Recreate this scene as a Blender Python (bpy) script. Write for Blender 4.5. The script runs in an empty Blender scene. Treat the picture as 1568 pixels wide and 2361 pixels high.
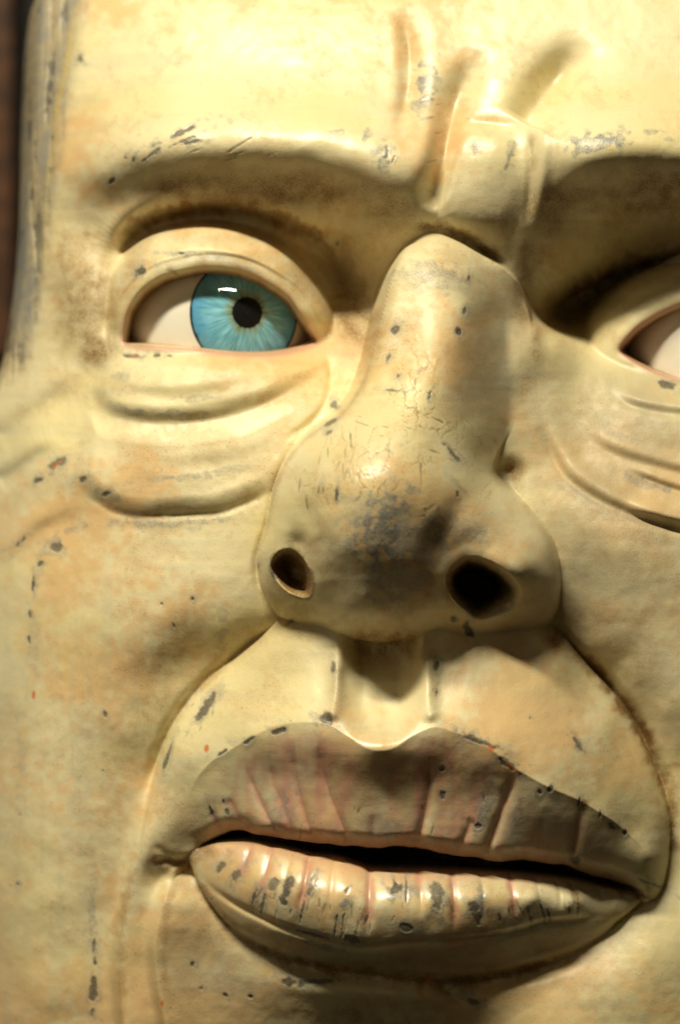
import bpy, bmesh, math
import numpy as np
from mathutils import Vector, Matrix

# ------------------------------------------------------------------ units and frame
# The head is sculpted in its own "sculptor's units": x to the right, y down, z towards the viewer.
U = 0.0003                      # one unit in metres
CX, CY, DIST = 784.0, 1180.0, 9000.0
PITCH = math.radians(20)        # the viewer stands a little below and looks up at the face
ROT = Matrix.Rotation(math.radians(90) + PITCH, 4, 'X')
ORIGIN = Matrix.Translation((0, 0, 1.75)) @ ROT

def loc(x, y, z):
    return Vector(((x - CX) * U, -(y - CY) * U, z * U))
def world(x, y, z):
    return ORIGIN @ loc(x, y, z)

scene = bpy.context.scene
# ------------------------------------------------------------------ camera
cam_d = bpy.data.cameras.new('camera'); cam = bpy.data.objects.new('camera', cam_d)
scene.collection.objects.link(cam); scene.camera = cam
cam.matrix_world = Matrix.Translation(world(CX, CY, DIST)) @ ROT
cam_d.sensor_width = 36.0; cam_d.sensor_fit = 'AUTO'
cam_d.lens = 36.0 * DIST / 2361.0
cam_d.clip_start = 0.05; cam_d.clip_end = 50
cam_d.dof.use_dof = True
cam_d.dof.focus_distance = (DIST - 150) * U
cam_d.dof.aperture_fstop = 2.8
# ------------------------------------------------------------------ world, lamps, exposure
wd = bpy.data.worlds.new('World'); scene.world = wd; wd.use_nodes = True
bg = wd.node_tree.nodes['Background']
bg.inputs['Color'].default_value = (1.0, 0.78, 0.45, 1); bg.inputs['Strength'].default_value = 0.02

def area_lamp(name, pos, target, sx, sy, power, col):
    d = bpy.data.lights.new(name, 'AREA'); d.shape = 'RECTANGLE'; d.size = sx; d.size_y = sy
    d.energy = power; d.color = col
    o = bpy.data.objects.new(name, d); scene.collection.objects.link(o)
    o.location = pos
    o.rotation_euler = (Vector(target) - Vector(pos)).to_track_quat('-Z', 'Y').to_euler()
    return o
tgt = world(800, 1200, 100)
area_lamp('ceiling_lamp', world(-1750, -7350, 5700), tgt, 1.3, 0.20, 140, (1.0, 0.90, 0.65))
area_lamp('added_fill', world(-5200, 300, 6500), tgt, 1.2, 1.2, 3.6, (1.0, 0.80, 0.50))  # added soft fill with no source of its own, lifts the shaded planes
scene.view_settings.view_transform = 'Standard'; scene.view_settings.look = 'None'
scene.view_settings.exposure = 0.0; scene.view_settings.gamma = 1.0
scene.view_settings.use_curve_mapping = False

# ------------------------------------------------------------------ sculpting helpers (numpy)
STEP = 2.6
X0, X1, Y0, Y1 = -260.0, 1860.0, -240.0, 2600.0
NX = int((X1 - X0) / STEP / 4) * 4 + 1
NY = int((Y1 - Y0) / STEP / 4) * 4 + 1
gx = X0 + STEP * np.arange(NX); gy = Y0 + STEP * np.arange(NY)
FX, FY = np.meshgrid(gx, gy)                       # fine grid
CXG, CYG = np.meshgrid(gx[::2], gy[::2])           # coarse grid
TXG, TYG = np.meshgrid(gx[::4], gy[::4])           # coarser still, for the big soft forms

def at(x, y, z):
    """a point seen at (x, y) on the picture plane that stands z in front of it"""
    k = (DIST - z) / DIST
    return (CX + (x - CX) * k, CY + (y - CY) * k, z)

def up2(a):
    """coarse grid -> fine grid, cubic"""
    def one(a):
        n = a.shape[0]; out = np.empty((2 * n - 1,) + a.shape[1:])
        out[::2] = a
        p = np.concatenate([2 * a[:1] - a[1:2], a, 2 * a[-1:] - a[-2:-1]])
        out[1::2] = (-p[:-3] + 9 * p[1:-2] + 9 * p[2:-1] - p[3:]) / 16
        return out
    return one(one(a).T).T

def tps(pts, lam=0.0):
    pts = np.array([at(*p) for p in pts], float)
    n = len(pts); S = 1000.0
    px, py, pz = pts[:, 0] / S, pts[:, 1] / S, pts[:, 2]
    def phi(r2): return 0.5 * r2 * np.log(r2 + 1e-12)
    K = phi((px[:, None] - px) ** 2 + (py[:, None] - py) ** 2) + lam * np.eye(n)
    A = np.zeros((n + 3, n + 3)); A[:n, :n] = K
    A[:n, n] = 1; A[:n, n + 1] = px; A[:n, n + 2] = py; A[n:, :n] = A[:n, n:].T
    w = np.linalg.solve(A, np.concatenate([pz, [0, 0, 0]]))
    qx, qy = TXG / S, TYG / S
    out = w[n] + w[n + 1] * qx + w[n + 2] * qy
    for i in range(n):
        out += w[i] * phi((qx - px[i]) ** 2 + (qy - py[i]) ** 2)
    return up2(up2(out))

def smooth_curve(pts, closed=False, sub=6):
    p = np.array(pts, float)
    n = len(p)
    if closed:
        q = np.concatenate([p[-1:], p, p[:2]])
        m = n
    else:
        q = np.concatenate([2 * p[:1] - p[1:2], p, 2 * p[-1:] - p[-2:-1]])
        m = n - 1
    t = np.linspace(0, 1, sub, endpoint=False)[:, None]
    out = []
    for i in range(m):
        a, b, c, d = q[i], q[i + 1], q[i + 2], q[i + 3]
        out.append(0.5 * (2 * b + (c - a) * t + (2 * a - 5 * b + 4 * c - d) * t ** 2 + (3 * b - a - 3 * c + d) * t ** 3))
    out = np.concatenate(out)
    if not closed:
        out = np.concatenate([out, p[-1:]])
    return out

def poly_sdf(pts, z=0, smooth=True):
    """signed distance to a closed outline, negative inside (fine grid)"""
    p = np.array([at(x, y, z)[:2] for x, y in pts])
    if smooth: p = smooth_curve(p, True, 4)
    d2 = np.full(CXG.shape, 1e12); inside = np.zeros(CXG.shape, bool)
    for (ax, ay), (bx, by) in zip(p, np.roll(p, -1, 0)):
        ex, ey = bx - ax, by - ay
        wx, wy = CXG - ax, CYG - ay
        t = np.clip((wx * ex + wy * ey) / (ex * ex + ey * ey + 1e-9), 0, 1)
        d2 = np.minimum(d2, (wx - t * ex) ** 2 + (wy - t * ey) ** 2)
        if by != ay:
            c = ((ay > CYG) != (by > CYG)) & (CXG < ex * (CYG - ay) / ey + ax)
            inside ^= c
    d = np.sqrt(d2)
    return up2(np.where(inside, -d, d))

def line_field(pts, z=0, margin=90):
    """signed distance d and run t (0..1) along an open curve, inside a box around it. d > 0 on the right of travel
    in picture terms (below a curve drawn left to right)."""
    p = smooth_curve(np.array([at(a[0], a[1], z)[:2] for a in pts]), False, 6)
    x0, y0 = p.min(0) - margin; x1, y1 = p.max(0) + margin
    i0, i1 = np.searchsorted(gx, [x0, x1]); j0, j1 = np.searchsorted(gy, [y0, y1])
    sl = (slice(j0, j1), slice(i0, i1))
    X, Y = FX[sl], FY[sl]
    seg = np.linalg.norm(np.diff(p, axis=0), axis=1); cum = np.concatenate([[0], np.cumsum(seg)]); L = cum[-1]
    best = np.full(X.shape, 1e12); sd = np.zeros(X.shape); tt = np.zeros(X.shape)
    for k in range(len(p) - 1):
        ax, ay = p[k]; ex, ey = p[k + 1] - p[k]
        wx, wy = X - ax, Y - ay
        t = np.clip((wx * ex + wy * ey) / (ex * ex + ey * ey + 1e-9), 0, 1)
        d2 = (wx - t * ex) ** 2 + (wy - t * ey) ** 2
        m = d2 < best
        best = np.where(m, d2, best)
        sd = np.where(m, np.sign(ex * wy - ey * wx), sd)
        tt = np.where(m, (cum[k] + t * seg[k]) / L, tt)
    return sl, np.sqrt(best) * np.where(sd == 0, 1, sd), tt, L

def sstep(a, b, x):
    t = np.clip((x - a) / (b - a), 0, 1); return t * t * (3 - 2 * t)
def smax(a, b, k):
    h = np.maximum(k - np.abs(a - b), 0) / k
    return np.maximum(a, b) + h * h * k / 4
def smin(a, b, k): return -smax(-a, -b, k)
def taper(t, a=0.15, b=0.15):
    return sstep(0, a, t) * sstep(0, b, 1 - t) if a > 0 and b > 0 else (sstep(0, a, t) if a > 0 else (sstep(0, b, 1 - t) if b > 0 else 1 + 0 * t))
def blob(x, y, rx, ry, ang=0):
    c, s = math.cos(math.radians(ang)), math.sin(math.radians(ang))
    u = (FX - x) * c + (FY - y) * s; v = -(FX - x) * s + (FY - y) * c
    return np.exp(-(u / rx) ** 2 - (v / ry) ** 2)

def blur(a, n):
    """gaussian, sigma = sqrt(n / 2) grid cells"""
    def W(m):
        i = np.arange(m); w = np.exp(-(i[:, None] - i) ** 2 / n); return w / w.sum(1, keepdims=True)
    return W(a.shape[0]) @ a @ W(a.shape[1]).T
_rng = np.random.RandomState(7)
def noise(sx, sy=None, octs=3, seed=None):
    """smooth random field, about -1..1"""
    global _rng
    if seed is not None: _rng = np.random.RandomState(seed)
    sy = sy or sx
    out = np.zeros(FX.shape); amp = 1.0
    for _ in range(octs):
        def W(g, s):
            u = (g - g[0]) / s; i = np.floor(u).astype(int); f = u - i
            n = i.max() + 4; M = np.zeros((len(g), n)); r = np.arange(len(g))
            M[r, i] = (1 - f) ** 3 / 6; M[r, i + 1] = (3 * f ** 3 - 6 * f ** 2 + 4) / 6
            M[r, i + 2] = (-3 * f ** 3 + 3 * f ** 2 + 3 * f + 1) / 6; M[r, i + 3] = f ** 3 / 6
            return M
        wy, wx = W(gy, sy), W(gx, sx)
        out += amp * 1.9 * (wy @ _rng.uniform(-1, 1, (wy.shape[1], wx.shape[1])) @ wx.T)
        amp *= 0.5; sx = max(sx / 2, STEP); sy = max(sy / 2, STEP)
    return out

# ------------------------------------------------------------------ the face: large forms
FACE = [
 # forehead
 (175,-200,-600),(400,-200,-430),(700,-200,-330),(1000,-200,-300),(1300,-200,-290),(1600,-200,-310),(1860,-200,-420),
 (175,0,-420),(300,0,-320),(450,0,-240),(650,0,-180),(900,0,-145),(1200,0,-125),(1450,0,-125),(1650,0,-140),(1860,0,-230),
 (150,165,-350),(260,160,-255),(400,160,-165),(600,160,-100),(820,160,-70),(1050,160,-55),(1300,160,-45),(1568,160,-50),(1860,160,-140),
 (125,325,-330),(210,300,-235),(330,270,-140),(480,260,-65),(660,260,-25),(850,270,-5),(1120,260,0),(1350,260,15),(1568,270,10),(1860,280,-90),
 # brow crests
 (165,455,-275),(240,402,-180),(330,366,-100),(430,346,-45),(560,338,0),(700,342,28),(800,360,42),(880,395,52),(940,440,48),(985,478,26),
 (1250,455,55),(1295,410,72),(1345,372,78),(1420,352,75),(1500,348,66),(1568,355,52),(1700,380,10),(1860,430,-90),
 # below the brows
 (200,520,-270),(270,470,-215),(340,440,-160),(430,420,-105),(560,415,-62),(700,420,-30),(800,440,-8),(880,480,0),(930,530,-10),
 (1260,560,-20),(1310,500,0),(1380,470,0),(1470,460,-10),(1568,460,-22),(1700,490,-60),
 # upper lid creases (deep)
 (238,645,-215),(262,585,-245),(290,540,-228),(335,508,-205),(400,488,-180),(500,482,-160),(600,500,-150),(680,528,-148),(745,570,-215),(800,630,-250),(815,700,-220),
 (1262,735,-170),(1310,695,-250),(1390,645,-275),(1480,600,-275),(1568,580,-270),(1700,575,-270),
 (1300,610,-125),(1390,560,-130),(1500,520,-130),
 # temple and outer eye
 (105,450,-335),(90,595,-345),(60,789,-360),(120,700,-305),(165,620,-258),(165,760,-228),(215,700,-200),(228,780,-182),(140,850,-235),
 # beside the nose root
 (860,555,-90),(866,640,-190),(850,740,-175),(800,800,-135),(795,880,-80),(770,960,-20),
 (985,545,-15),(1060,560,-15),(1140,590,-25),(1200,640,-45),(1240,760,-60),(1290,790,-78),(1340,850,-85),
 (1235,880,-15),(1240,980,5),
 # eye floor (below the lids)
 (300,740,-220),(500,740,-190),(700,760,-190),(1480,800,-190),(1650,800,-190),
 # lower lids and bags, left
 (220,850,-175),(260,840,-140),(350,835,-92),(450,838,-62),(550,842,-58),(650,842,-82),(720,830,-112),
 (200,920,-165),(280,930,-85),(380,930,-42),(500,930,-28),(620,900,-42),(700,890,-62),
 (180,1010,-140),(260,1020,-80),(400,1030,-22),(550,1020,-10),(680,990,-22),(740,980,-20),
 (180,1090,-105),(260,1100,-58),(400,1110,-5),(520,1110,4),(640,1080,0),
 (100,1000,-205),(0,1000,-330),(-120,1000,-560),(20,900,-355),
 # lower lids and bags, right
 (1400,870,-80),(1480,900,-52),(1568,915,-42),(1700,920,-40),(1860,900,-120),
 (1330,930,-40),(1400,980,-15),(1500,1020,5),(1568,1050,8),(1700,1060,0),
 (1290,1030,-2),(1350,1100,22),(1450,1150,40),(1568,1170,42),(1720,1180,10),
 # cheeks, left
 (0,1150,-285),(90,1160,-185),(180,1200,-108),(300,1215,-38),(420,1220,0),(540,1210,18),(620,1190,15),
 (-150,1250,-480),(0,1350,-240),(120,1350,-130),(260,1350,-38),(420,1340,18),(560,1330,20),(640,1320,0),
 (-150,1600,-430),(0,1600,-215),(120,1560,-120),(260,1520,-42),(400,1490,0),(520,1450,8),(610,1420,-5),
 (-150,1900,-430),(0,1850,-210),(120,1800,-120),(220,1740,-75),(300,1680,-45),(380,1610,-38),(470,1540,-35),(560,1480,-30),(650,1440,-25),
 (0,2100,-215),(120,2080,-130),(200,2020,-105),(245,1920,-82),(285,1830,-72),(320,1750,-62),
 (-150,2300,-430),(0,2361,-235),(120,2300,-150),(190,2200,-130),(230,2100,-112),(180,2361,-150),(-150,2600,-450),(100,2600,-200),
 # cheeks, right
 (1180,1050,10),(1230,1150,22),(1280,1250,28),(1330,1200,48),(1420,1260,72),(1500,1260,72),(1568,1300,65),(1720,1300,20),
 (1320,1330,25),(1400,1380,52),(1500,1420,62),(1568,1450,58),(1720,1480,10),
 (1300,1420,-12),(1380,1480,5),(1470,1550,18),(1540,1640,18),(1600,1700,10),(1720,1700,-20),
 (1310,1470,-40),(1400,1550,-38),(1490,1660,-38),(1545,1780,-45),(1572,1900,-55),(1580,2000,-60),(1720,1900,-50),
 # under the nose and mouth bed
 (760,1500,10),(880,1520,10),(1050,1500,10),(1200,1480,0),(520,1750,-55),(800,1750,-30),(1200,1750,-10),
 (450,1960,-85),(700,1955,-60),(900,1975,-50),(1200,2000,-60),(1480,2060,-70),
 # jaw and chin
 (330,2000,-85),(330,2100,-80),(330,2250,-80),(335,2361,-85),(300,2500,-120),
 (400,2120,-48),(450,2220,-50),(520,2290,-38),(480,2361,-62),(450,2500,-110),
 (620,2240,15),(720,2290,32),(820,2265,45),(900,2290,50),(1000,2290,50),(860,2330,22),(860,2400,-30),(860,2500,-60),(640,2361,-30),(1050,2361,0),(1000,2500,-50),
 (1120,2280,35),(1220,2262,25),(1320,2225,8),(1420,2165,-18),(1480,2110,-32),(1540,2085,-42),
 (1180,2330,32),(1300,2310,32),(1420,2260,22),(1500,2190,2),(1568,2130,-28),(1250,2420,40),(1420,2400,25),(1568,2300,-15),(1568,2450,-20),(1250,2600,20),
 (1720,2150,-75),(1720,2400,-80),(1860,1200,-90),(1860,1700,-120),(1860,2300,-190),(1860,800,-120),
]
A = tps(FACE, 1e-6)
# outline of the head on the left
ys = np.array([-240, 0, 250, 450, 595, 789, 900, 1100, 1500, 2000, 2600]); xs = np.array([70, 50, 45, 30, 20, -5, -40, -90, -130, -130, -130.])
xs = CX + (xs - CX) * 1.117 + 40
xsil = np.interp(FY, ys, xs)
A -= np.interp(FY, [250, 480, 950, 1150], [.06, .09, .09, .06]) * np.maximum(xsil + 60 - FX, 0) ** 2

# upper lid shelf: the skin of the brow hangs over the lid
def fold(Z, pts, z, depth, w, roll=0, rw=None, shelf=0, sw=40, ends=(0.15, 0.15), margin=90):
    """a carved crease: groove along the curve, a soft roll on its upper (left-of-travel) side"""
    sl, d, t, L = line_field(pts, z, margin)
    k = taper(t, *ends)
    rw = rw or w * 2
    f = -depth * np.exp(-(d / w) ** 2)
    if roll: f = f + roll * np.exp(-((d + rw) / rw) ** 2)
    if shelf: f = f + shelf * np.where(d < 0, np.exp(-(d / sw) ** 2), 0)
    Z[sl] += f * k

LID_CREASE = [(255,610),(268,560),(300,520),(345,496),(410,480),(500,474),(600,492),(680,520),(748,557),(785,605),(800,660)]
def roll_over(Z, pts, z, h, w, ends, margin=120, ow=7.0):
    sl, d, t, L = line_field(pts, z, margin)
    Z[sl] += h * taper(t, *ends) * np.where(d < 0, np.exp(-(d / w) ** 2), np.exp(-(d / ow) ** 2))
roll_over(A, LID_CREASE, -170, 46, 50, (0.2, 0.25))
fold(A, [(255,640),(266,585),(298,540),(345,514),(410,500),(500,496),(600,514),(680,544),(748,585),(790,640),(815,700)], -190, 75, 30, 0, ends=(.2,.2), margin=120)
for pts, hh in ([(190,440),(245,402),(330,366),(430,347),(560,339),(700,344),(800,364),(880,400),(935,445),(975,485)], 42), ([(1250,450),(1295,410),(1345,374),(1420,355),(1500,350),(1568,356),(1700,382),(1800,410)], 78):
    sl, d, t, L = line_field(pts, 20, 330)
    A[sl] += blur(hh * taper(t, .25, .12) * np.where(d < 0, np.exp(-(d / 125) ** 2), np.exp(-(d / 78) ** 2)), 110)
LID_CREASE_R = [(1258,742),(1300,692),(1370,645),(1460,600),(1568,578),(1700,572),(1800,590)]
roll_over(A, LID_CREASE_R, -170, 50, 60, (0.15, 0.1))
fold(A, [(1250,765),(1300,722),(1380,672),(1470,628),(1568,602),(1700,592),(1800,610)], -200, 130, 48, 0, ends=(.15,.1), margin=170)

# eyelids: shells around the eyeballs
EYE_L = dict(c=(500., 735., -354.), R=245.)
EYE_R = dict(c=(1688., 800., -352.), R=256.)
def lid_shell(e, ax, ay, t):
    x, y, z = e['c']; ex, ey, _ = at(x, y, z + e['R'])
    q = np.clip(1 - ((FX - ex) / ax) ** 2 - ((FY - ey) / ay) ** 2, 0, 1)
    return z + (e['R'] + t) * np.sqrt(q)
OPEN_L = [(281,772),(286,736),(300,699),(330,664),(370,639),(415,626),(460,618),(500,617),(545,623),(585,636),(625,657),(665,685),(690,719),(711,750),(728,780),
          (718,789),(690,800),(650,810),(600,815),(550,815),(500,811),(450,805),(400,801),(350,797),(305,794),(284,788)]
OPEN_R = [(1434,806),(1444,785),(1470,757),(1504,733),(1540,715),(1580,700),(1640,688),(1720,690),(1800,720),(1860,760),(1880,800),(1840,850),(1760,880),(1660,888),(1580,878),(1534,864),(1494,848),(1456,825)]
LIDS_L = [(250,720),(258,640),(288,590),(338,552),(400,530),(490,520),(590,546),(656,586),(704,640),(738,690),(758,735),(768,790),(735,830),(660,862),(540,880),(400,874),(300,858),(258,830),(246,780)]
LIDS_R = [(1345,852),(1352,822),(1380,745),(1425,700),(1484,655),(1568,620),(1660,606),(1760,620),(1880,680),(1900,800),(1860,880),(1760,920),(1640,925),(1540,905),(1460,880),(1400,865)]
sdLL = poly_sdf(LIDS_L, -110); sdLR = poly_sdf(LIDS_R, -110)
sdOL = poly_sdf(OPEN_L, -85); sdOR = poly_sdf(OPEN_R, -85)
def round_edge(sd, w, h):
    """how far a rounded rim drops at signed distance sd (negative inside)"""
    q = np.clip(1 + sd / w, 0, 1)
    return h * (1 - np.sqrt(np.maximum(1 - q * q, 0)))
lidL = lid_shell(EYE_L, 325, 300, 56) + 30 * sstep(800, 700, FY) * sstep(250, 330, FX) - round_edge(sdLL, 45, 22) - 2.0 * np.maximum(sdLL, 0) - .05 * np.maximum(sdLL, 0) ** 2
lidR = lid_shell(EYE_R, 420, 300, 44) - round_edge(sdLR, 26, 22) - 2.5 * np.maximum(sdLR, 0) - .05 * np.maximum(sdLR, 0) ** 2
Z = smax(A, lidL, 16 + 30 * sstep(330, 260, FX) + 30 * sstep(800, 840, FY))
Z = smax(Z, lidR, 14)
# soft double lines on the upper lids
fold(Z, [(300,640),(340,610),(400,591),(460,584),(520,589),(580,606),(640,640),(690,690)], -90, 2, 7, 3, 10, ends=(.3,.3))

# wrinkles and bags under the eyes
POUCH1 = [(205,880),(212,915),(245,946),(285,960),(350,970),(425,969),(500,960),(575,940),(640,914),(700,880),(745,830),(600,826),(450,818),(300,812),(235,835)]
POUCH2 = [(165,1080),(185,1125),(215,1153),(260,1178),(300,1189),(350,1190),(425,1186),(500,1182),(550,1165),(590,1149),(645,1118),(705,1040),(750,955),(700,895),(560,960),(400,985),(260,972),(190,950)]
Z += 17 * sstep(9, -36, poly_sdf(POUCH1, -30)) + 19 * sstep(9, -46, poly_sdf(POUCH2, 0))
BAG1_L = [(208,905),(222,930),(245,948),(285,961),(350,971),(425,970),(500,961),(575,940),(640,914),(690,885)]
BAG2_L = [(185,1125),(215,1153),(260,1178),(300,1189),(350,1190),(425,1186),(500,1182),(550,1165),(590,1149),(630,1130)]
fold(Z, BAG1_L, -30, 3, 12, 4, 26, ends=(0.25, 0.15))
fold(Z, [(240,848),(262,880),(310,900),(370,911),(450,909),(540,892),(620,868)], -40, 2, 16, 4, 20, ends=(0.25, 0.45))
fold(Z, [(600,905),(560,925),(480,935),(400,930)], -30, 1, 12, 1, 14, ends=(.4,.4))
fold(Z, BAG2_L, 0, 4, 10, 4, 30, ends=(0.3, 0.12))
fold(Z, [(330,1065),(420,1075),(520,1062),(600,1040),(660,1015)], 0, 1.5, 18, 3, 26, ends=(0.25, 0.25))
fold(Z, [(240,1010),(330,1030),(430,1032),(540,1010),(640,975),(700,940)], 0, 1, 18, 2, 26, ends=(0.25, 0.25))
fold(Z, [(745,810),(760,850),(758,900),(740,945),(700,985),(640,1025)], -50, 9, 9, -6, 12, ends=(0.2, 0.3))
# crow's feet and cheek wrinkle on the far left
fold(Z, [(-20,1010),(60,960),(130,915),(205,880)], -220, 10, 34, 14, 40, ends=(0.1, 0.3), margin=150)
fold(Z, [(-20,1110),(40,1080),(100,1045),(150,1040)], -190, 8, 24, 10, 30, ends=(0.1, 0.4), margin=120)
fold(Z, [(30,1330),(50,1270),(90,1225),(150,1200),(210,1185)], -130, 6, 26, 8, 30, ends=(.3, .4), margin=120)
# right cheek wrinkles
fold(Z, [(1245,960),(1265,1020),(1300,1090),(1360,1140),(1440,1180),(1520,1205),(1620,1220)], 20, 9, 12, 14, 24, ends=(0.2, 0.1))
fold(Z, [(1330,980),(1390,1030),(1460,1060),(1568,1090),(1660,1100)], 10, 6, 14, 9, 20, ends=(0.3, 0.1))
fold(Z, [(1440,1080),(1490,1105),(1568,1132),(1660,1150)], 10, 8, 9, 6, 16, ends=(0.3, 0.1))
fold(Z, [(1400,890),(1450,930),(1530,950),(1640,960)], -30, 7, 12, 9, 18, ends=(0.3, 0.1))
fold(Z, [(1430,1180),(1500,1200),(1568,1222),(1660,1240)], 30, 12, 12, 12, 22, ends=(0.3, 0.1))

# ------------------------------------------------------------------ frown
fold(Z, [(915,-10),(934,50),(944,120),(940,200),(925,280),(912,325)], -40, 23, 18, -6, 24, ends=(0.35, 0.3))
fold(Z, [(1112,85),(1085,150),(1050,240),(1030,330),(1010,410),(985,492)], 0, 58, 31, 0, ends=(0.4, 0.12), margin=130)
fold(Z, [(1370,60),(1325,125),(1272,200),(1215,293)], 0, 76, 46, 0, ends=(0.55, 0.06), margin=170)
fold(Z, [(1060,285),(1110,283),(1160,288),(1215,296)], 10, 8, 16, 0, ends=(0.3, 0.3))
KNOT = [(1078,296),(1140,291),(1205,305),(1218,360),(1216,430),(1205,510),(1170,565),(1110,548),(1040,520),(1008,505),(1030,440),(1048,370)]
sdK = poly_sdf(KNOT, 40)
knot = tps([(1070,300,38),(1140,296,44),(1205,310,40),(1140,350,72),(1080,380,66),(1200,380,62),(1130,440,68),(1060,450,62),(1200,450,56),
            (1030,510,34),(1110,520,40),(1180,540,12),(1110,556,6),(1290,400,20),(980,400,20),(1130,200,-10),(1130,660,-60)])
Z = smax(Z, knot - round_edge(sdK, 46, 30) - 1.2 * np.maximum(sdK, 0), 14)
fold(Z, [(1222,300),(1226,380),(1222,460),(1210,530)], 30, 14, 13, 0, ends=(0.2, 0.4))
Z += 15 * blob(1245, 400, 19, 95, 2)
Z += 10 * blob(1255, 330, 30, 40)
sl, d, t, L = line_field([(1082,262),(1062,320),(1045,385),(1028,450),(1012,508)], 40)
Z[sl] += 15 * np.exp(-(d / 19) ** 2) * taper(t, .35, .2)
Z += 12 * blob(985, 400, 30, 90, 10) + 7 * blob(1165, 185, 70, 110, 15) + 9 * blob(992, 210, 34, 130) + 10 * blob(850, 240, 70, 100) + 8 * blob(1340, 260, 90, 80, -20)

# ------------------------------------------------------------------ muzzle (skin round the mouth)
MUZ = [(650,1445),(560,1505),(470,1580),(415,1645),(380,1710),(355,1780),(338,1860),(318,1960),(300,2060),(360,2080),(430,1995),(520,1985),(800,1990),(1100,2010),(1400,2075),(1520,2078),(1545,1990),(1548,1900),(1520,1790),(1470,1680),(1400,1580),(1330,1510),(1270,1455),(1100,1430),(900,1420),(760,1420)]
sdM = poly_sdf(MUZ, 20)
MUZZLE = [(650,1450,40),(760,1455,125),(880,1450,155),(1000,1455,155),(1150,1465,108),(1255,1468,45),
 (545,1535,-8),(640,1530,68),(760,1540,142),(880,1550,165),(1000,1550,170),(1150,1550,152),(1290,1540,72),(1350,1545,0),
 (430,1660,-15),(520,1640,45),(640,1620,124),(760,1620,186),(880,1630,206),(1000,1630,212),(1140,1640,198),(1290,1650,134),(1400,1660,50),(1450,1680,0),
 (375,1760,-25),(430,1750,20),(590,1690,130),(660,1668,170),(745,1664,218),(875,1712,268),(1000,1668,246),(1060,1685,244),(1144,1733,236),(1259,1808,204),(1384,1873,128),(1450,1920,65),(1520,1880,5),
 (1400,1760,95),(1480,1780,25),
 (525,1733,75),(480,1763,45),(435,1820,12),(350,1880,-42),(400,1900,-15),(335,1950,-58),(330,1990,-72),(390,1985,-50),(320,2040,-98),(370,2050,-90),
 (1500,1975,38),(1540,1960,-25),(1530,2040,-45),(1495,2050,-4),
 # the lip itself, turning under
 (1430,2020,30),(1330,1985,100),(1240,1970,122),(1130,1955,156),(1010,1940,178),(900,1935,186),(784,1930,172),(680,1925,134),(600,1905,92),(520,1905,25),(450,1945,-22),
 (540,1820,66),(640,1790,130),(760,1790,196),(880,1810,224),(1000,1790,214),(1140,1830,194),(1280,1890,168),(1400,1950,90)]
muz = tps(MUZZLE, 1e-6)
muzz = muz - round_edge(sdM, 26, 16) - 2.4 * np.maximum(sdM, 0)
# philtrum
PHIL = [(795,1380),(958,1380),(962,1500),(960,1600),(956,1650),(925,1690),(875,1702),(828,1692),(800,1655),(793,1600),(790,1500)]
sdP = poly_sdf(PHIL, 180)
muzz -= (52 + 40 * sstep(1570, 1500, FY)) * sstep(14, -46, sdP)
for pts, zz in ([(778,1490),(776,1560),(770,1620),(757,1662)], 150), ([(982,1480),(985,1560),(987,1620),(995,1665)], 150):
    sl, d, t, L = line_field(pts, zz)
    muzz[sl] += 25 * np.exp(-(d / 18) ** 2) * taper(t, .3, .15)
# crisp border of the upper lip and grooves in it
LIP_UP = [(425,1880),(440,1818),(480,1765),(525,1735),(590,1694),(650,1668),(745,1662),(800,1690),(840,1715),(876,1722),(912,1714),(950,1690),(1000,1669),(1054,1684),(1104,1703),(1144,1733),(1184,1765),(1259,1808),(1329,1840),(1384,1873),(1439,1913),(1494,1968),(1520,2020)]
sl, d, t, L = line_field(LIP_UP, 150)
muzz[sl] += taper(t, .12, .12) * (9 * np.exp(-np.abs(d) / 20))
GROOVE_UP = [([(565,1770),(590,1830),(618,1890),(640,1925)],9),([(672,1700),(680,1760),(690,1830),(712,1905),(725,1930)],13),([(735,1690),(742,1760),(765,1840),(795,1915),(803,1935)],14),
             ([(992,1735),(990,1800),(980,1870),(965,1935)],16),([(1184,1768),(1168,1830),(1145,1900),(1125,1960)],17),([(1340,1835),(1338,1890),(1325,1975)],12),([(520,1840),(540,1880),(560,1910)],8),
             ([(620,1740),(630,1800),(655,1870),(675,1920)],6),([(1090,1880),(1075,1920),(1062,1950)],10),([(860,1870),(858,1930)],5),([(480,1880),(500,1915)],6)]
for pts, dp in GROOVE_UP:
    sl, d, t, L = line_field(pts, 150)
    muzz[sl] -= .7 * dp * np.exp(-(np.abs(d) / 11) ** 1.5) * taper(t, .25, 0) * (0.5 + 0.7 * t)
UP_EDGE = [(430,1975),(470,1948),(500,1930),(530,1916),(565,1913),(600,1925),(650,1932),(720,1938),(784,1940),(870,1948),(954,1950),(1054,1965),(1134,1978),(1259,1990),(1334,2005),(1409,2035),(1512,2070)]
LIP_BODY = UP_EDGE + [(1545,1990),(1520,1850),(1400,1700),(1100,1640),(800,1600),(500,1700),(400,1800),(340,1900),(340,1960),(380,1985)]
sl, d, t, L = line_field(UP_EDGE, 80, 140)
cut = np.zeros(FX.shape); tt = np.zeros(FX.shape)
cut[sl] = d; tt[sl] = taper(t, .1, .06)
wob = 4 * noise(40, seed=3)
muzz -= tt * np.where(cut > -60, 46 * np.clip(1 + (cut + wob) / 40, 0, 1) ** 2, 0) * 0.9
below = tt * np.clip(cut + wob - 1, 0, 200)
muzz -= 7 * below
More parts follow.
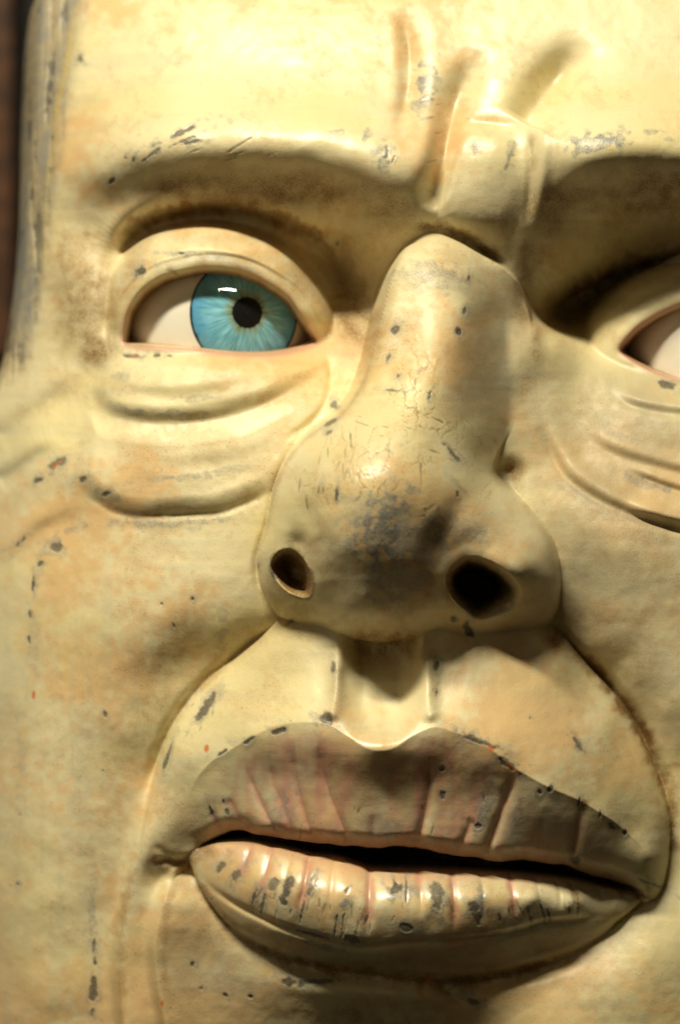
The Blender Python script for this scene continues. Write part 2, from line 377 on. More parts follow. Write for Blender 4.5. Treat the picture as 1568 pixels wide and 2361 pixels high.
# folds of skin from the mouth corner (left)
for pts, dp in ([(345,1990),(372,1985),(405,1985),(440,1970)],12), ([(350,1940),(385,1970),(420,1985)],6), ([(380,2015),(400,1995),(425,1985),(455,1960)],10):
    sl, d, t, L = line_field(pts, -40); muzz[sl] -= .6 * dp * np.exp(-(d / 10) ** 2) * taper(t, .3, .3)
gap = poly_sdf([(455,1962),(560,1915),(700,1925),(900,1935),(1130,1965),(1330,1992),(1480,2062),(1400,2075),(1200,2055),(900,2035),(700,2000),(560,1985)], 60)
Z -= 300 * sstep(10, -14, gap)
Z = smax(Z, muzz, 13)

# chin and jaw folds
roll_over(Z, [(352,1780),(338,1860),(320,1950),(300,2050),(285,2130),(278,2230),(285,2330),(300,2430)], -70, 46, 68, (.3, .1), 200, 18)
roll_over(Z, [(425,1995),(395,2040),(375,2100),(362,2170),(368,2260),(385,2350),(405,2450)], -60, 44, 88, (.2, .1), 250, 20)

# ------------------------------------------------------------------ lower lip
LOW_TOP = [(428,1985),(452,1968),(500,1955),(575,1950),(650,1958),(725,1972),(784,1978),(859,2001),(935,2004),(1009,2005),(1134,2011),(1234,2021),(1334,2037),(1409,2057),(1500,2078)]
LOW = LOW_TOP + [(1470,2110),(1430,2138),(1400,2162),(1334,2196),(1234,2226),(1134,2248),(1010,2250),(900,2240),(784,2228),(700,2218),(610,2190),(535,2150),(480,2095),(445,2035)]
sdW = poly_sdf(LOW, 100)
low = tps([(430,1985,-40),(452,1970,-22),(500,1958,15),(575,1954,55),(650,1962,88),(725,1976,112),(784,1982,122),(859,2005,128),(935,2008,130),(1009,2010,125),(1134,2016,102),(1234,2026,75),(1334,2043,35),(1409,2062,2),(1500,2080,-45),
  (445,2030,-35),(480,2030,5),(525,2020,52),(600,2020,112),(700,2030,162),(800,2050,184),(900,2065,192),(1000,2065,186),(1120,2065,160),(1230,2065,125),(1330,2072,72),(1420,2085,10),
  (480,2080,-12),(530,2085,42),(600,2095,104),(700,2105,160),(800,2120,184),(900,2125,190),(1000,2125,182),(1120,2115,152),(1240,2105,102),(1340,2105,52),(1430,2115,-8),
  (540,2150,0),(620,2165,68),(700,2175,112),(800,2190,142),(900,2195,146),(1010,2195,136),(1134,2190,104),(1234,2175,58),(1334,2155,25),(1400,2145,-10),
  (620,2200,10),(784,2230,72),(900,2240,76),(1010,2245,70),(1134,2245,45),(1234,2228,22)], 1e-6)
low = low - round_edge(sdW, 20, 16) - (3.0 + 7.0 * sstep(2160, 2080, FY)) * np.maximum(sdW, 0)
# vertical clefts in the lower lip
for x0, y0, x1, y1, dp, w in [(520,1975,500,2030,6,7),(575,1962,545,2040,8,8),(625,1965,590,2080,8,9),(668,1975,640,2090,6,8),(712,1990,685,2110,14,9),(770,1990,750,2130,6,9),(852,2010,845,2165,18,10),
      (965,2012,972,2120,9,10),(1042,2014,1048,2150,13,9),(1110,2016,1115,2140,8,8),(1178,2022,1190,2140,10,8),(1240,2030,1252,2120,6,7),(1325,2050,1335,2120,10,6),(1290,2040,1298,2110,5,6),(1390,2062,1400,2100,5,6)]:
    sl, d, t, L = line_field([(x0, y0), ((x0 + x1) / 2 + 2, (y0 + y1) / 2), (x1, y1)], 150)
    low[sl] -= .62 * dp * np.exp(-(np.abs(d) / w) ** 1.6) * taper(t, 0, .45)
# ledge below the red of the lip
LOW_EDGE = [(440,1998),(475,2045),(525,2080),(575,2104),(650,2134),(700,2149),(784,2172),(850,2178),(934,2166),(1044,2164),(1184,2148),(1259,2130),(1334,2124),(1434,2118)]
sl, d, t, L = line_field(LOW_EDGE, 130)
low[sl] -= 9 * np.exp(-((d - 4) / 9) ** 2) * taper(t, .15, .2)
Z = smax(Z, low, 10 + 42 * sstep(2090, 2190, FY))
fold(Z, [(600,2205),(700,2232),(800,2246),(900,2258),(1010,2268),(1120,2268),(1230,2245),(1330,2212),(1400,2170)], 30, 22, 18, 0, ends=(.2, .2))
fold(Z, [(740,2330),(820,2318),(900,2316),(1000,2330),(1080,2350)], 30, 10, 28, 6, 34, ends=(.4, .4))
fold(Z, [(1010,2262),(1040,2290),(1070,2310),(1100,2322)], 30, 10, 12, 0, ends=(.2, .4))

sl, d, t, L = line_field([(560,2250),(660,2262),(760,2276),(860,2288),(940,2292),(1010,2288),(1060,2300)], 20)
Z[sl] += 12 * np.exp(-(d / 30) ** 2) * taper(t, .35, .35)
# ------------------------------------------------------------------ nose
NOSE = [(1000,534),(950,556),(926,590),(908,630),(892,690),(874,760),(850,848),(822,912),(786,957),(738,988),(690,1030),(657,1080),(638,1130),(628,1180),(618,1220),(604,1258),(597,1300),(602,1348),(622,1390),(645,1420),(690,1442),(740,1448),
        (778,1456),(830,1470),(880,1475),(930,1470),(968,1462),(1020,1456),(1080,1470),(1180,1474),(1245,1458),(1282,1412),(1291,1360),(1288,1305),(1264,1240),(1220,1180),(1172,1130),(1142,1092),(1150,1040),(1200,960),(1236,880),(1240,800),(1232,720),(1200,640),(1130,586),(1060,548)]
sdN = poly_sdf(NOSE, 150)
nose = tps([(1000,536,8),(950,560,0),(1060,552,5),(985,560,45),(1040,575,45),(1130,592,-15),(1200,645,-60),(1232,720,-75),
  (930,590,62),(980,610,105),(1050,622,92),(1110,645,35),(1165,670,-25),(908,635,82),(950,680,125),(1020,690,140),(1075,705,118),(1120,720,45),(1165,740,-15),(1225,780,-60),
  (880,750,122),(920,780,152),(985,780,185),(1062,790,158),(1115,810,82),(1165,830,15),(1225,870,-30),
  (852,850,150),(890,860,185),(960,870,228),(1045,880,198),(1105,905,110),(1155,935,35),(1205,950,-15),
  (822,915,188),(860,930,235),(940,940,270),(1030,960,232),(1100,1000,140),(1148,1040,40),
  (786,960,212),(740,992,196),(800,1000,265),(900,1000,325),(1000,1030,292),(1080,1070,205),(1140,1092,95),
  (692,1035,180),(657,1085,165),(720,1080,268),(800,1070,350),(880,1080,385),(980,1110,362),(1070,1140,280),(1150,1160,170),(1175,1135,110),
  (640,1135,160),(690,1150,250),(760,1160,345),(850,1170,398),(950,1190,382),(1050,1210,320),(1140,1220,240),(1220,1200,120),
  (620,1220,138),(660,1230,195),(720,1240,285),(800,1260,365),(880,1270,372),(960,1290,345),(1050,1270,292),(1150,1270,255),(1230,1270,165),(1265,1250,105),
  (600,1300,85),(625,1300,135),(690,1250,215),(740,1320,262),(820,1350,310),(900,1370,288),(990,1370,275),(1010,1310,300),(1120,1275,265),(1210,1310,215),(1265,1330,140),(1288,1310,85),
  (605,1350,75),(640,1390,92),(690,1425,92),(740,1400,190),(800,1420,235),(880,1440,225),(960,1430,218),(1020,1420,215),(1080,1450,150),(1150,1455,110),(1230,1400,125),(1280,1400,65),(1240,1450,55),
  (650,1420,60),(740,1446,110),(780,1458,150),(880,1474,175),(830,1468,165),(930,1468,165),(960,1462,160),(1020,1456,135),(1180,1472,65)], 1e-6)
nose = nose - (4.0 + 6.0 * sstep(960, 900, FX)) * np.maximum(sdN - 2, 0) - round_edge(sdN, 22, 20) * (1 - sstep(1080, 1150, FX) * sstep(1120, 1050, FY))
nose += 26 * blob(1205, 1285, 62, 58) + 16 * blob(640, 1275, 40, 62) + 20 * blob(868, 1400, 62, 70) + 12 * blob(850, 1075, 150, 100)
fold(nose, [(1075,1105),(1060,1165),(1030,1215),(1000,1265),(985,1320)], 300, 17, 32, 0, ends=(.35, .35), margin=120)
fold(nose, [(690,1130),(712,1190),(738,1245),(760,1300)], 260, 12, 24, 0, ends=(.35, .35), margin=110)
fold(nose, [(760,1330),(765,1390),(770,1450)], 200, 12, 22, 0, ends=(.4, .2), margin=110)
NOS_L = [(630,1283),(648,1268),(672,1266),(695,1281),(714,1312),(722,1350),(714,1374),(694,1377),(662,1364),(636,1338),(622,1308)]
NOS_R = [(1029,1328),(1039,1307),(1062,1288),(1086,1281),(1124,1290),(1164,1313),(1194,1343),(1207,1370),(1190,1402),(1154,1420),(1106,1430),(1074,1412),(1044,1384),(1030,1356)]
sdNL = poly_sdf(NOS_L, 190); sdNR = poly_sdf(NOS_R, 240)
n1 = noise(26, seed=11)
hole = lambda sd, s, mx: np.minimum(s * np.maximum(np.sqrt(sd * sd + 30) - sd - 5.5, 0) / 2, mx)
nose -= hole(sdNL, 4.2, 62 + 14 * n1) + 45 * sstep(-16, -28, sdNL + 7 * n1)
nose -= hole(sdNR, 7, 900) * (.22 + .78 * sstep(62, -10, (FX - 1110) * .55 + (FY - 1355) * .83 + 6 * n1))
# rims, dents
nose += 3 * np.exp(-((sdNR - 12) / 14) ** 2)
Z = smax(Z, nose, 12 + 46 * sstep(720, 600, FY))
Z -= 28 * blob(1178, 1085, 32, 26) ; Z -= 16 * blob(1180, 1125, 22, 40, -20)
Z -= 20 * blob(1262, 1462, 26, 16, 30)
fold(Z, [(930,550),(985,526),(1060,540),(1130,584),(1190,616)], 0, 15, 16, 0, ends=(.35, .35))
fold(Z, [(1262,1452),(1330,1500),(1405,1575),(1470,1665),(1525,1780),(1552,1880)], 10, 26, 16, 0, ends=(.08, .2))
fold(Z, [(655,1438),(560,1498),(470,1572),(412,1640),(372,1715),(346,1790),(330,1870)], -10, 17, 15, 0, ends=(.15, .2))
NOSE_SIDE = [(925,600),(895,690),(876,760),(852,848),(824,912),(786,960),(736,992),(686,1034),(652,1084),(632,1134),(622,1184),(612,1224),(597,1262),(590,1302),(596,1352),(618,1394),(640,1424)]
fold(Z, NOSE_SIDE, 20, 9, 9, 0, ends=(.15, .1))
Z -= 14 * blob(415, 1510, 60, 120, 40)
Z += 10 * blob(500, 1555, 60, 22, -40)

# ------------------------------------------------------------------ eye openings, outer edges of the block, fine unevenness
open_cut = lambda sd: np.where(sd < 30, round_edge(-sd - 0, 24, 15), 0) + 6.0 * np.maximum(-sd, 0)
Z = Z - np.minimum(open_cut(sdOL), 420) - np.minimum(open_cut(sdOR), 420)
Z += 1.6 * noise(90, seed=5) + 0.8 * noise(28, 28, 2, seed=6)
edge = np.maximum.reduce([(-70 - FY) / 170, (FY - 2440) / 160, (FX - 1670) / 190, 0 * FX])
Z -= 900 * np.clip(edge, 0, 1) ** 2
Z = np.maximum(Z, -1200)

# ------------------------------------------------------------------ paint: where the colours lie
zero = lambda: np.zeros(FX.shape)
glaze_shade, grey, chip_shade, orange, pink, olive, pale = (zero() for _ in range(7))
n8 = noise(9, octs=2, seed=25); nb = noise(60, seed=21); nf = noise(14, seed=22); nv = noise(20, 90, seed=23); nh = noise(120, 22, seed=24)
def stroke(M, pts, w, a, z=0, ends=(.2, .2), off=0, rough=.5):
    sl, d, t, L = line_field(pts, z, w * 4)
    ww = w * (1 + rough * nf[sl])
    M[sl] = np.maximum(M[sl], a * np.exp(-((d - off) / np.maximum(ww, w * .3)) ** 2) * taper(t, *ends))
def spot(M, x, y, rx, ry, ang=0, a=1, z=0, hard=.25, rough=.45):
    x, y, _ = at(x, y, z)
    r = 2.2 * max(rx, ry) + 6
    i0, i1 = np.searchsorted(gx, [x - r, x + r]); j0, j1 = np.searchsorted(gy, [y - r, y + r]); sl = (slice(j0, j1), slice(i0, i1))
    c, s = math.cos(math.radians(ang)), math.sin(math.radians(ang))
    u = (FX[sl] - x) * c + (FY[sl] - y) * s; v = -(FX[sl] - x) * s + (FY[sl] - y) * c
    q = np.sqrt((u / rx) ** 2 + (v / ry) ** 2) + rough * nf[sl] * .8 + rough * .3 * nb[sl] + rough * n8[sl] * .8
    M[sl] = np.maximum(M[sl], a * sstep(1 + hard, 1 - hard, q))
# brown glaze and grime; in lid creases and under brows it also paints shade
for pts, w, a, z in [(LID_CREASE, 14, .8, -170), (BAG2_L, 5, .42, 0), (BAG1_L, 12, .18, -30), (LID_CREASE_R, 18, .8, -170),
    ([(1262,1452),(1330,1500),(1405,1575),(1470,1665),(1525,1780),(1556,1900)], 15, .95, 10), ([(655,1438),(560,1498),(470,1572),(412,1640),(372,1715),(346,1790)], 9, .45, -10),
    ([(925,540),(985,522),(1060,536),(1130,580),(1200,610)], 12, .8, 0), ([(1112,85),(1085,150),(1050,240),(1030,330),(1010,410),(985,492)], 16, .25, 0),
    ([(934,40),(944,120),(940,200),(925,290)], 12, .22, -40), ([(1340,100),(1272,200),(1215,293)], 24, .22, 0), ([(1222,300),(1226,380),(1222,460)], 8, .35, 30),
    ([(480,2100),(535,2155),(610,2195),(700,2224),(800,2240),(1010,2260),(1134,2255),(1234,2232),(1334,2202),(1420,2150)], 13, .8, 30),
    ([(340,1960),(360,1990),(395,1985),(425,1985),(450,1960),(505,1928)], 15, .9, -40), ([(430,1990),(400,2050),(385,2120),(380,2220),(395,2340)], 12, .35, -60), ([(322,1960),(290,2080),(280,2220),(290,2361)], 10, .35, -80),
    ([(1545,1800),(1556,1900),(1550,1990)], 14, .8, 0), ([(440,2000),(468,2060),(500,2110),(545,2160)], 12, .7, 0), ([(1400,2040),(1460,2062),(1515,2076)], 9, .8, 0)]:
    stroke(glaze_shade, pts, w, a, z)
for x, y, rx, ry, ang, a in [(185,690,75,130,10,.62),(205,800,45,45,0,.7),(150,560,50,80,10,.5),(400,1490,40,90,35,.35),(330,1680,40,100,35,.3),(430,1420,50,60,0,.15),
    (870,1480,90,50,0,.75),(900,1400,60,40,0,.35),(1180,1085,34,28,0,.6),(1400,1500,60,160,-40,.35),(820,640,50,110,-15,.55),(700,440,160,40,5,.25),(1400,430,150,50,-5,.4),(1240,790,22,90,0,.5),  # under the nose: stain with its shade painted in
    (1225,600,60,60,0,.5),(780,1560,16,80,0,.35),(945,1480,22,40,0,.6),(1120,520,70,40,0,.45),(700,1080,90,16,-20,.12),(1000,1790,60,60,0,.15),(870,2345,160,30,0,.5),(1290,1480,40,24,30,.8),(690,1400,40,30,0,.3)]:
    x2, y2, _ = at(x, y, 0)
    np.maximum(glaze_shade, a * np.clip(blob(x2, y2, rx, ry, ang) * (1 + .35 * nb + .3 * nv + .12 * nf), 0, 1), out=glaze_shade)
for x, y, rx, ry, ang, a in [(1440,1250,170,320,-10,.26),(1380,1000,130,150,0,.22),(820,700,60,130,-8,.6),(300,600,50,90,30,.3),(520,545,140,22,5,.25),(690,640,40,70,-35,.35),(250,760,24,60,0,.4),(150,640,90,190,12,.4),(560,430,320,48,3,.6),(900,480,120,60,20,.5),(1330,490,150,70,0,.65),(1500,450,180,70,0,.6),(830,770,40,120,-10,.3),(1210,700,40,110,5,.4),(1220,900,40,90,0,.3),(880,1340,170,70,0,.35),(1120,1240,110,60,10,.22),  # brown pigment, also painting shade under brows, in sockets, on right cheek
    (560,1470,90,50,-35,.3),(300,1600,60,160,25,.25),(240,1900,40,160,8,.22),(1420,1420,100,140,-35,.3),(1300,1330,50,90,0,.25),(640,1540,90,40,-30,.2),(430,1890,60,80,0,.35),(870,1770,120,40,0,.35),(480,2140,50,100,-20,.3),(900,2220,380,30,0,.4),(1250,2200,140,40,-15,.35),(420,2300,60,100,0,.2),(720,1420,60,50,0,.3),(400,880,200,60,5,.12),(450,1140,200,30,0,.2)]:
    x2, y2, _ = at(x, y, 0)
    np.maximum(glaze_shade, a * np.clip(blob(x2, y2, rx, ry, ang) * (1 + .45 * nh + .25 * nb), 0, 1.2), out=glaze_shade)
stroke(glaze_shade, NOSE_SIDE, 6, .3, 20)  # thin shade line painted where the nose meets the cheek
for pts, dp in GROOVE_UP: stroke(pink, pts, 9, .9, 150, (.2, 0))
glaze_shade = np.maximum(glaze_shade, .16 * np.clip(nh + .2, 0, 1) * sstep(360, 460, FY) * sstep(1000, 700, FY))
# grey-blue worn paint
for x, y, rx, ry, ang, a in [(985,185,26,55,12,.9),(1372,336,56,20,-8,.95),(1510,310,26,7,-5,.7),(892,358,26,26,20,.85),(845,310,10,14,0,.7),(775,306,16,8,0,.6),(1095,340,14,10,-30,.8),(1180,340,14,12,0,.6),(1170,375,11,30,15,.85),(870,73,9,7,0,.9),
    (1165,175,8,10,0,.4),(985,270,22,3,-18,.9),(885,1225,60,85,10,.85),(970,1245,50,50,0,.6),(915,1335,50,40,0,.7),(1060,1215,60,30,10,.4),(830,1180,50,30,0,.3),(420,955,60,8,3,.55),(300,945,40,8,15,.6),(440,580,70,9,3,.55),(380,574,30,6,0,.6),(560,610,30,6,18,.6),
    (1010,640,70,30,5,.5),(1130,820,40,80,20,.2),(330,1205,90,12,2,.6),(460,1200,80,8,-4,.55),(420,1098,90,8,-4,.45),(500,1085,70,6,-8,.4),(240,1140,40,14,25,.5),(30,1240,60,10,-35,.3),(110,1255,30,18,-20,.6),(160,1220,40,8,-15,.5),
    (70,1320,10,60,15,.35),(60,1500,16,80,5,.25),(180,1750,20,140,8,.22),(30,1780,14,100,0,.25),(200,2140,8,70,3,.4),(1500,1115,60,9,20,.6),(1340,1140,60,12,35,.35),(1450,1190,70,12,18,.35),(1430,1000,50,8,20,.3),(515,1420,10,16,0,.5),(510,1470,12,22,15,.4),
    (1050,1120,30,6,40,.4),(885,1900,40,22,0,.5),(860,1890,60,30,0,.3),(1110,1860,14,50,15,.7),(1180,1890,10,60,12,.45),(1240,1890,10,30,8,.5),(650,1865,28,40,20,.5),(690,1800,18,40,20,.3),
    (500,2270,60,30,0,.25),(720,2265,80,8,-4,.6),(1060,2285,40,16,15,.55),(1100,2310,26,16,20,.6),(1380,2300,60,40,0,.2),(800,2055,18,30,5,.7),(815,2140,26,20,0,.5),(912,2045,40,18,3,.75),(925,2120,30,18,0,.6),(1008,2060,20,36,0,.75),(1095,2075,22,32,0,.7),(1540,330,20,6,0,.5),
    (320,790,30,5,3,.3),(270,860,20,10,0,.4),(460,915,50,7,0,.4),(1280,1880,30,40,0,.25),(1120,1500,40,12,0,.25),(740,2172,50,8,12,.7)]:
    spot(grey, x, y, rx, ry, ang, a, 40, .45, .6)
# chips down to the dark primer
CH = [(318,614,15,9,-25),(412,575,10,4,0),(295,813,22,5,3),(350,812,6,3,0),(385,815,7,2.5,5),(115,1065,24,7,-32),(182,1103,13,9,-15),(240,1138,8,6,10),(70,1105,10,4,-20),(15,1260,14,3,-60),(32,1245,8,3,-60),(115,1262,12,7,-20),(75,1300,7,4,-50),(57,1350,2.5,18,5),(50,1425,3,9,0),(48,1480,3,8,0),
  (398,1443,4,6,-20),(370,1393,3,3,0),(443,1382,3,3,0),(235,1655,5,8,15),(228,1785,3.5,3,0),(475,1630,7,30,38),(382,1750,3,24,18),(578,1700,14,3.5,-35),(512,1735,20,4,-35),(645,1678,13,5,-15),(755,1650,16,14,-20),(205,2195,3,20,5),(207,2240,4,10,0),(202,2310,7,40,3),
  (1003,1530,4,8,0),(1003,1590,5,9,0),(768,1535,4,9,5),(1042,1423,6,7,0),(1080,1452,8,18,-25),(1325,1705,5,22,-35),(1217,1650,2.5,2.5,0),(1105,1700,44,6,25),(1168,1755,22,7,38),(1264,1810,6,7,0),(1238,1815,4,5,0),(1330,1842,4,9,5),(1380,1872,4,8,0),(1408,1898,7,7,0),(1441,1917,4,5,0),
  (1037,1047,18,4.5,48),(1020,1030,8,3,45),(1048,1140,2,5,0),(763,975,16,5,-25),(735,1138,2.5,14,8),(745,1132,2.2,10,5),(776,1145,2.2,24,3),(760,1000,8,3,-30),(910,765,6,8,30),(893,830,3,12,25),(1082,640,4.5,7,-15),(1055,768,4.5,9,-10),(905,905,16,2,5),(988,915,2.5,12,20),(915,870,5,5,0),(1070,720,2.5,6,10),
  (420,318,52,3,-22),(345,345,34,3,-33),(300,355,5,6,0),(278,348,6,4,-30),(440,322,24,4,-12),(245,398,7,5,0),(405,300,40,6,-25),(895,365,8,22,-10),(905,375,3,18,20),(1125,272,3,5,0),(160,88,8,10,20),(770,930,8,9,0),(778,545,3,3,0),
  (508,2005,16,7,-52),(548,2015,20,7,-55),(632,2032,22,9,-58),(662,2048,9,28,14),(585,2070,4,18,14),(608,2075,2.5,24,10),(720,2030,7,26,22),(800,2045,12,16,10),(775,2120,2.5,24,8),(790,2120,2,28,6),(725,2146,30,4,14),(700,2080,2,36,10),(917,2030,16,12,0),(1008,2045,11,22,4),(1095,2105,7,16,-12),(1092,2078,9,10,0),(1218,2105,3,18,-14),(1250,2100,3.5,18,-14),(1265,2108,2,12,-15),(1150,2110,2,10,-10),(1312,2095,2,8,0),(935,2125,18,7,5),(808,2155,14,7,0),
  (1015,1762,5,4,0),(1018,1825,6,8,0),(1330,1985,10,12,30),(1100,1895,6,4,0),(483,1866,4,15,-20),(515,1850,3,5,0),(522,1872,4,6,-20),(672,2270,26,11,12),(735,2265,60,4,-4),(518,2307,6,4,20),(575,2308,7,4,5),(460,2290,5,3,0),(440,2235,3,4,0),(1095,2312,8,7,0),(20,2060,3,2,0),
  (595,1305,3,8,0),(672,1432,5,5,0),(660,1440,8,2,-30),(632,1325,3,12,-20),(935,2040,3,22,0),(1500,2040,30,3,25),(1545,880,18,9,25)]
for x, y, rx, ry, ang in CH:
    spot(chip_shade, x, y, max(rx, 2.2), max(ry, 2.2), ang, .72 + .28 * ((x * 7 + y * 13) % 10) / 10, 60, .35, .5)
    spot(grey, x + 2, y - 2, rx * 1.5 + 3, ry * 1.5 + 3, ang, .5, 60, .6, .8)
for x, y, rx, ry, ang in [(1124,1713,17,5,38),(1170,1758,15,5,35),(113,1068,13,3,-32),(297,813,10,2.5,3),(60,1612,3,11,4),(1090,2112,3,9,-10),(785,2238,30,3,2),(476,1725,5,9,15),(27,1895,3,3,0),(1082,265,5,5,0),(985,2258,16,3,5),(885,14,6,4,0),(370,2325,3,6,0),(1,2065,3,3,0)]:
    spot(orange, x, y, max(2.2, rx * .75), max(2.2, ry * .75), ang, .85, 60, .3, .5)
# painted red of the lips, and red rims of the eyes
sdUL = poly_sdf(LIP_UP + [(1500,2068)] + UP_EDGE[::-1], 140, smooth=False)
sdUP = poly_sdf(LIP_UP + [(1530,2090)] + [(x, y + 45) for x, y in UP_EDGE[::-1]], 140, smooth=False)
sdLL2 = poly_sdf(LOW_TOP + LOW_EDGE[::-1], 140, smooth=False)
up_mask = sstep(8, -46, sdUP + 10 * nf + 10 * nv)
pink = np.maximum(pink, up_mask * (.42 + .6 * np.clip(nv, -1, 1)) * sstep(430, 560, FX) * sstep(1480, 1250, FX))
pink = np.maximum(pink, np.exp(-((FX - 1060) / 60) ** 2) * up_mask * .62 * (.7 + .4 * nv)); pink = np.maximum(pink, np.exp(-((FX - 690) / 70) ** 2) * up_mask * .55 * (.7 + .4 * nv))
olive = np.maximum(olive, up_mask * (.34 + .3 * nb))
sl, d, t, L = line_field(UP_EDGE, 110); tmp = zero(); tmp[sl] = np.exp(-(d / 24) ** 2) * taper(t, .1, .1); pink = np.maximum(pink, .8 * tmp); glaze_shade = np.maximum(glaze_shade, .35 * tmp)
low_mask = sstep(6, -10, sdLL2 + 5 * nf)
sl, d, t, L = line_field(LOW_TOP, 110); tmp = zero(); tmp[sl] = np.exp(-(d / 22) ** 2) * taper(t, .05, .3); pink = np.maximum(pink, .6 * tmp * low_mask)
for x0, y0, x1, y1 in [(712,1990,685,2110),(852,2010,845,2165),(1042,2014,1048,2150),(1178,2022,1190,2140),(625,1965,590,2080),(965,2012,970,2060),(575,1962,545,2040)]:
    stroke(pink, [(x0, y0), ((x0 + x1) / 2 + 2, (y0 + y1) / 2), (x1, y1)], 12, .95, 150, (0, .35))
stroke(glaze_shade, [(1325,2045),(1332,2080),(1335,2122)], 5, .8, 60); stroke(glaze_shade, [(1345,1835),(1342,1880)], 8, .9, 110)
for pts in ([(1042,2060),(1046,2150)], [(1120,2060),(1118,2160)], [(1190,2060),(1188,2160)], [(600,2060),(575,2100)], [(690,2080),(680,2140)], [(845,2100),(838,2180)]):
    stroke(glaze_shade, pts, 9, .4, 140)
rim = lambda sd: np.exp(-((sd - 1) / 7.0) ** 2)
rimL = rim(sdOL - 2) * (sstep(770, 792, FY) + .8 * sstep(300, 285, FX) + .45 * sstep(560, 640, FX)).clip(0, 1)
rimR = rim(sdOR)
pink = np.maximum(pink, 1.0 * np.maximum(rimL, rimR))
marg = sstep(34, 24, sdOL) * sstep(790, 760, FY) * sstep(0, 8, sdOL) * sstep(1000, 700, FX)
marg = marg * sstep(300, 400, FX) * sstep(680, 560, FX)
olive = np.maximum(olive, .6 * marg * (1 + .3 * nb)); glaze_shade = np.maximum(glaze_shade, .2 * marg * (1 + .6 * nf)); Z -= 5 * sstep(36, 26, sdOL) * sstep(790, 760, FY)
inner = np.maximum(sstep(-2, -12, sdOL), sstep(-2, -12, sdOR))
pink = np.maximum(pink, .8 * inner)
glaze_shade = np.maximum(glaze_shade, .8 * inner)
# weathered greenish side of the head, with its shade painted in, and left cheek edge
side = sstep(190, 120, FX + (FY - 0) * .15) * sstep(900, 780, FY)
olive = np.maximum(olive, side * (.9 + .2 * noise(14, 160, seed=31))); grey = np.maximum(grey, side * np.clip(.5 + .4 * noise(16, 150, seed=34), 0, 1)); glaze_shade = np.maximum(glaze_shade, .5 * side)
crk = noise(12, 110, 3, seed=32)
chip_shade = np.maximum(chip_shade, .75 * side * sstep(.5, 1.1, crk + .4 * nf)); glaze_shade = np.maximum(glaze_shade, .45 * side * sstep(-.1, .8, noise(18, 140, 3, seed=33)))
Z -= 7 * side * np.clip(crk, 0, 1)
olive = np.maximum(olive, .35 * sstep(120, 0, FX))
stroke(pale, [(175,0),(160,85),(150,165),(132,240),(125,325),(105,450)], 5, 1, -350, (.02, .1))
olive = np.maximum(olive, (.75 * blob(1400, 1330, 220, 280) + .75 * blob(1160, 840, 80, 250) + .6 * blob(1450, 950, 170, 150) + .28 * blob(900, 1280, 160, 110) + .5 * blob(470, 2230, 110, 140) + .3 * blob(420, 1880, 70, 90) + .3 * blob(950, 2215, 420, 45) + .25 * blob(1120, 440, 90, 90)) * (1 + .4 * nb))  # grey-green grime; also shade painted on planes turned from the lamp
olive = np.clip(olive, 0, 1)
chip_shade = np.maximum(chip_shade, sstep(-14, -34, sdNR + 6 * nf) * sstep(50, 5, (FX - 1110) * .55 + (FY - 1355) * .83 + 10 * nf)); glaze_shade = np.maximum(glaze_shade, .6 * sstep(-4, -20, sdNR + 8 * nf)); chip_shade = np.maximum(chip_shade, sstep(4, -6, gap) * sstep(2, 10, cut + wob) * sstep(0, 6, sdW)); glaze_shade = np.maximum(glaze_shade, .9 * sstep(9, -3, sdNL + 5 * nf))  # nostrils and mouth gap painted dark in place of their shade
glaze_shade *= 1.2 * np.clip(.92 + .16 * nf, 0, 1.2); grey *= np.clip(.8 + .35 * nf, 0, 1.2)
# uneven cream: peach, yellow, grey brush drags, brown blotches
t_peach = sstep(-.35, .9, noise(190, 150, 4, seed=41) + .35 * nf)
t_yellow = sstep(.0, .9, noise(150, 90, 4, seed=42)) * (1 - .4 * t_peach)
dg = noise(170, 15, 3, seed=43); dgv = noise(15, 190, 3, seed=44)
wv = sstep(1150, 1400, FY) * sstep(430, 300, FX)                 # strokes run down the cheek, across the brow and nose
t_brush = sstep(.25, 1.1, (dg * (1 - wv) + dgv * wv) + .5 * noise(200, 200, 2, seed=45))
t_blot = sstep(.2, 1.2, noise(70, 50, 5, seed=46) + .5 * n8)
# cracked paint on the bridge of the nose
rs = np.random.RandomState(12)
ci0, ci1 = np.searchsorted(gx, [640, 1130]); cj0, cj1 = np.searchsorted(gy, [570, 1260]); cs = (slice(cj0, cj1), slice(ci0, ci1))
pts = np.stack([rs.uniform(630, 1140, 240), rs.uniform(560, 1270, 240)], 1)
wx, wy = FX[cs] + 6 * nf[cs], FY[cs] + 6 * n8[cs]
dd = [np.full(wx.shape, 1e9), np.full(wx.shape, 1e9)]
for a_, b_ in pts:
    r_ = np.hypot(wx - a_, (wy - b_) * .8)
    dd[1] = np.minimum(dd[1], np.maximum(dd[0], r_)); dd[0] = np.minimum(dd[0], r_)
crack = sstep(2.6, .6, dd[1] - dd[0]) * sstep(.1, .9, nb[cs] + .25) * sstep(8, -30, sdN[cs]) * (.45 + .55 * sstep(125, 60, np.abs(FX[cs] - (1010 - (FY[cs] - 600) * .18))))
glaze_shade[cs] = np.maximum(glaze_shade[cs], .6 * crack); Z[cs] -= 1.2 * crack
flake = sstep(.1, .35, nb + .5 * nf) * sstep(70, 40, np.abs(FX - (985 - (FY - 700) * .2))) * sstep(640, 700, FY) * sstep(990, 900, FY)
t_yellow = np.maximum(t_yellow, .5 * flake); Z += 1.4 * flake
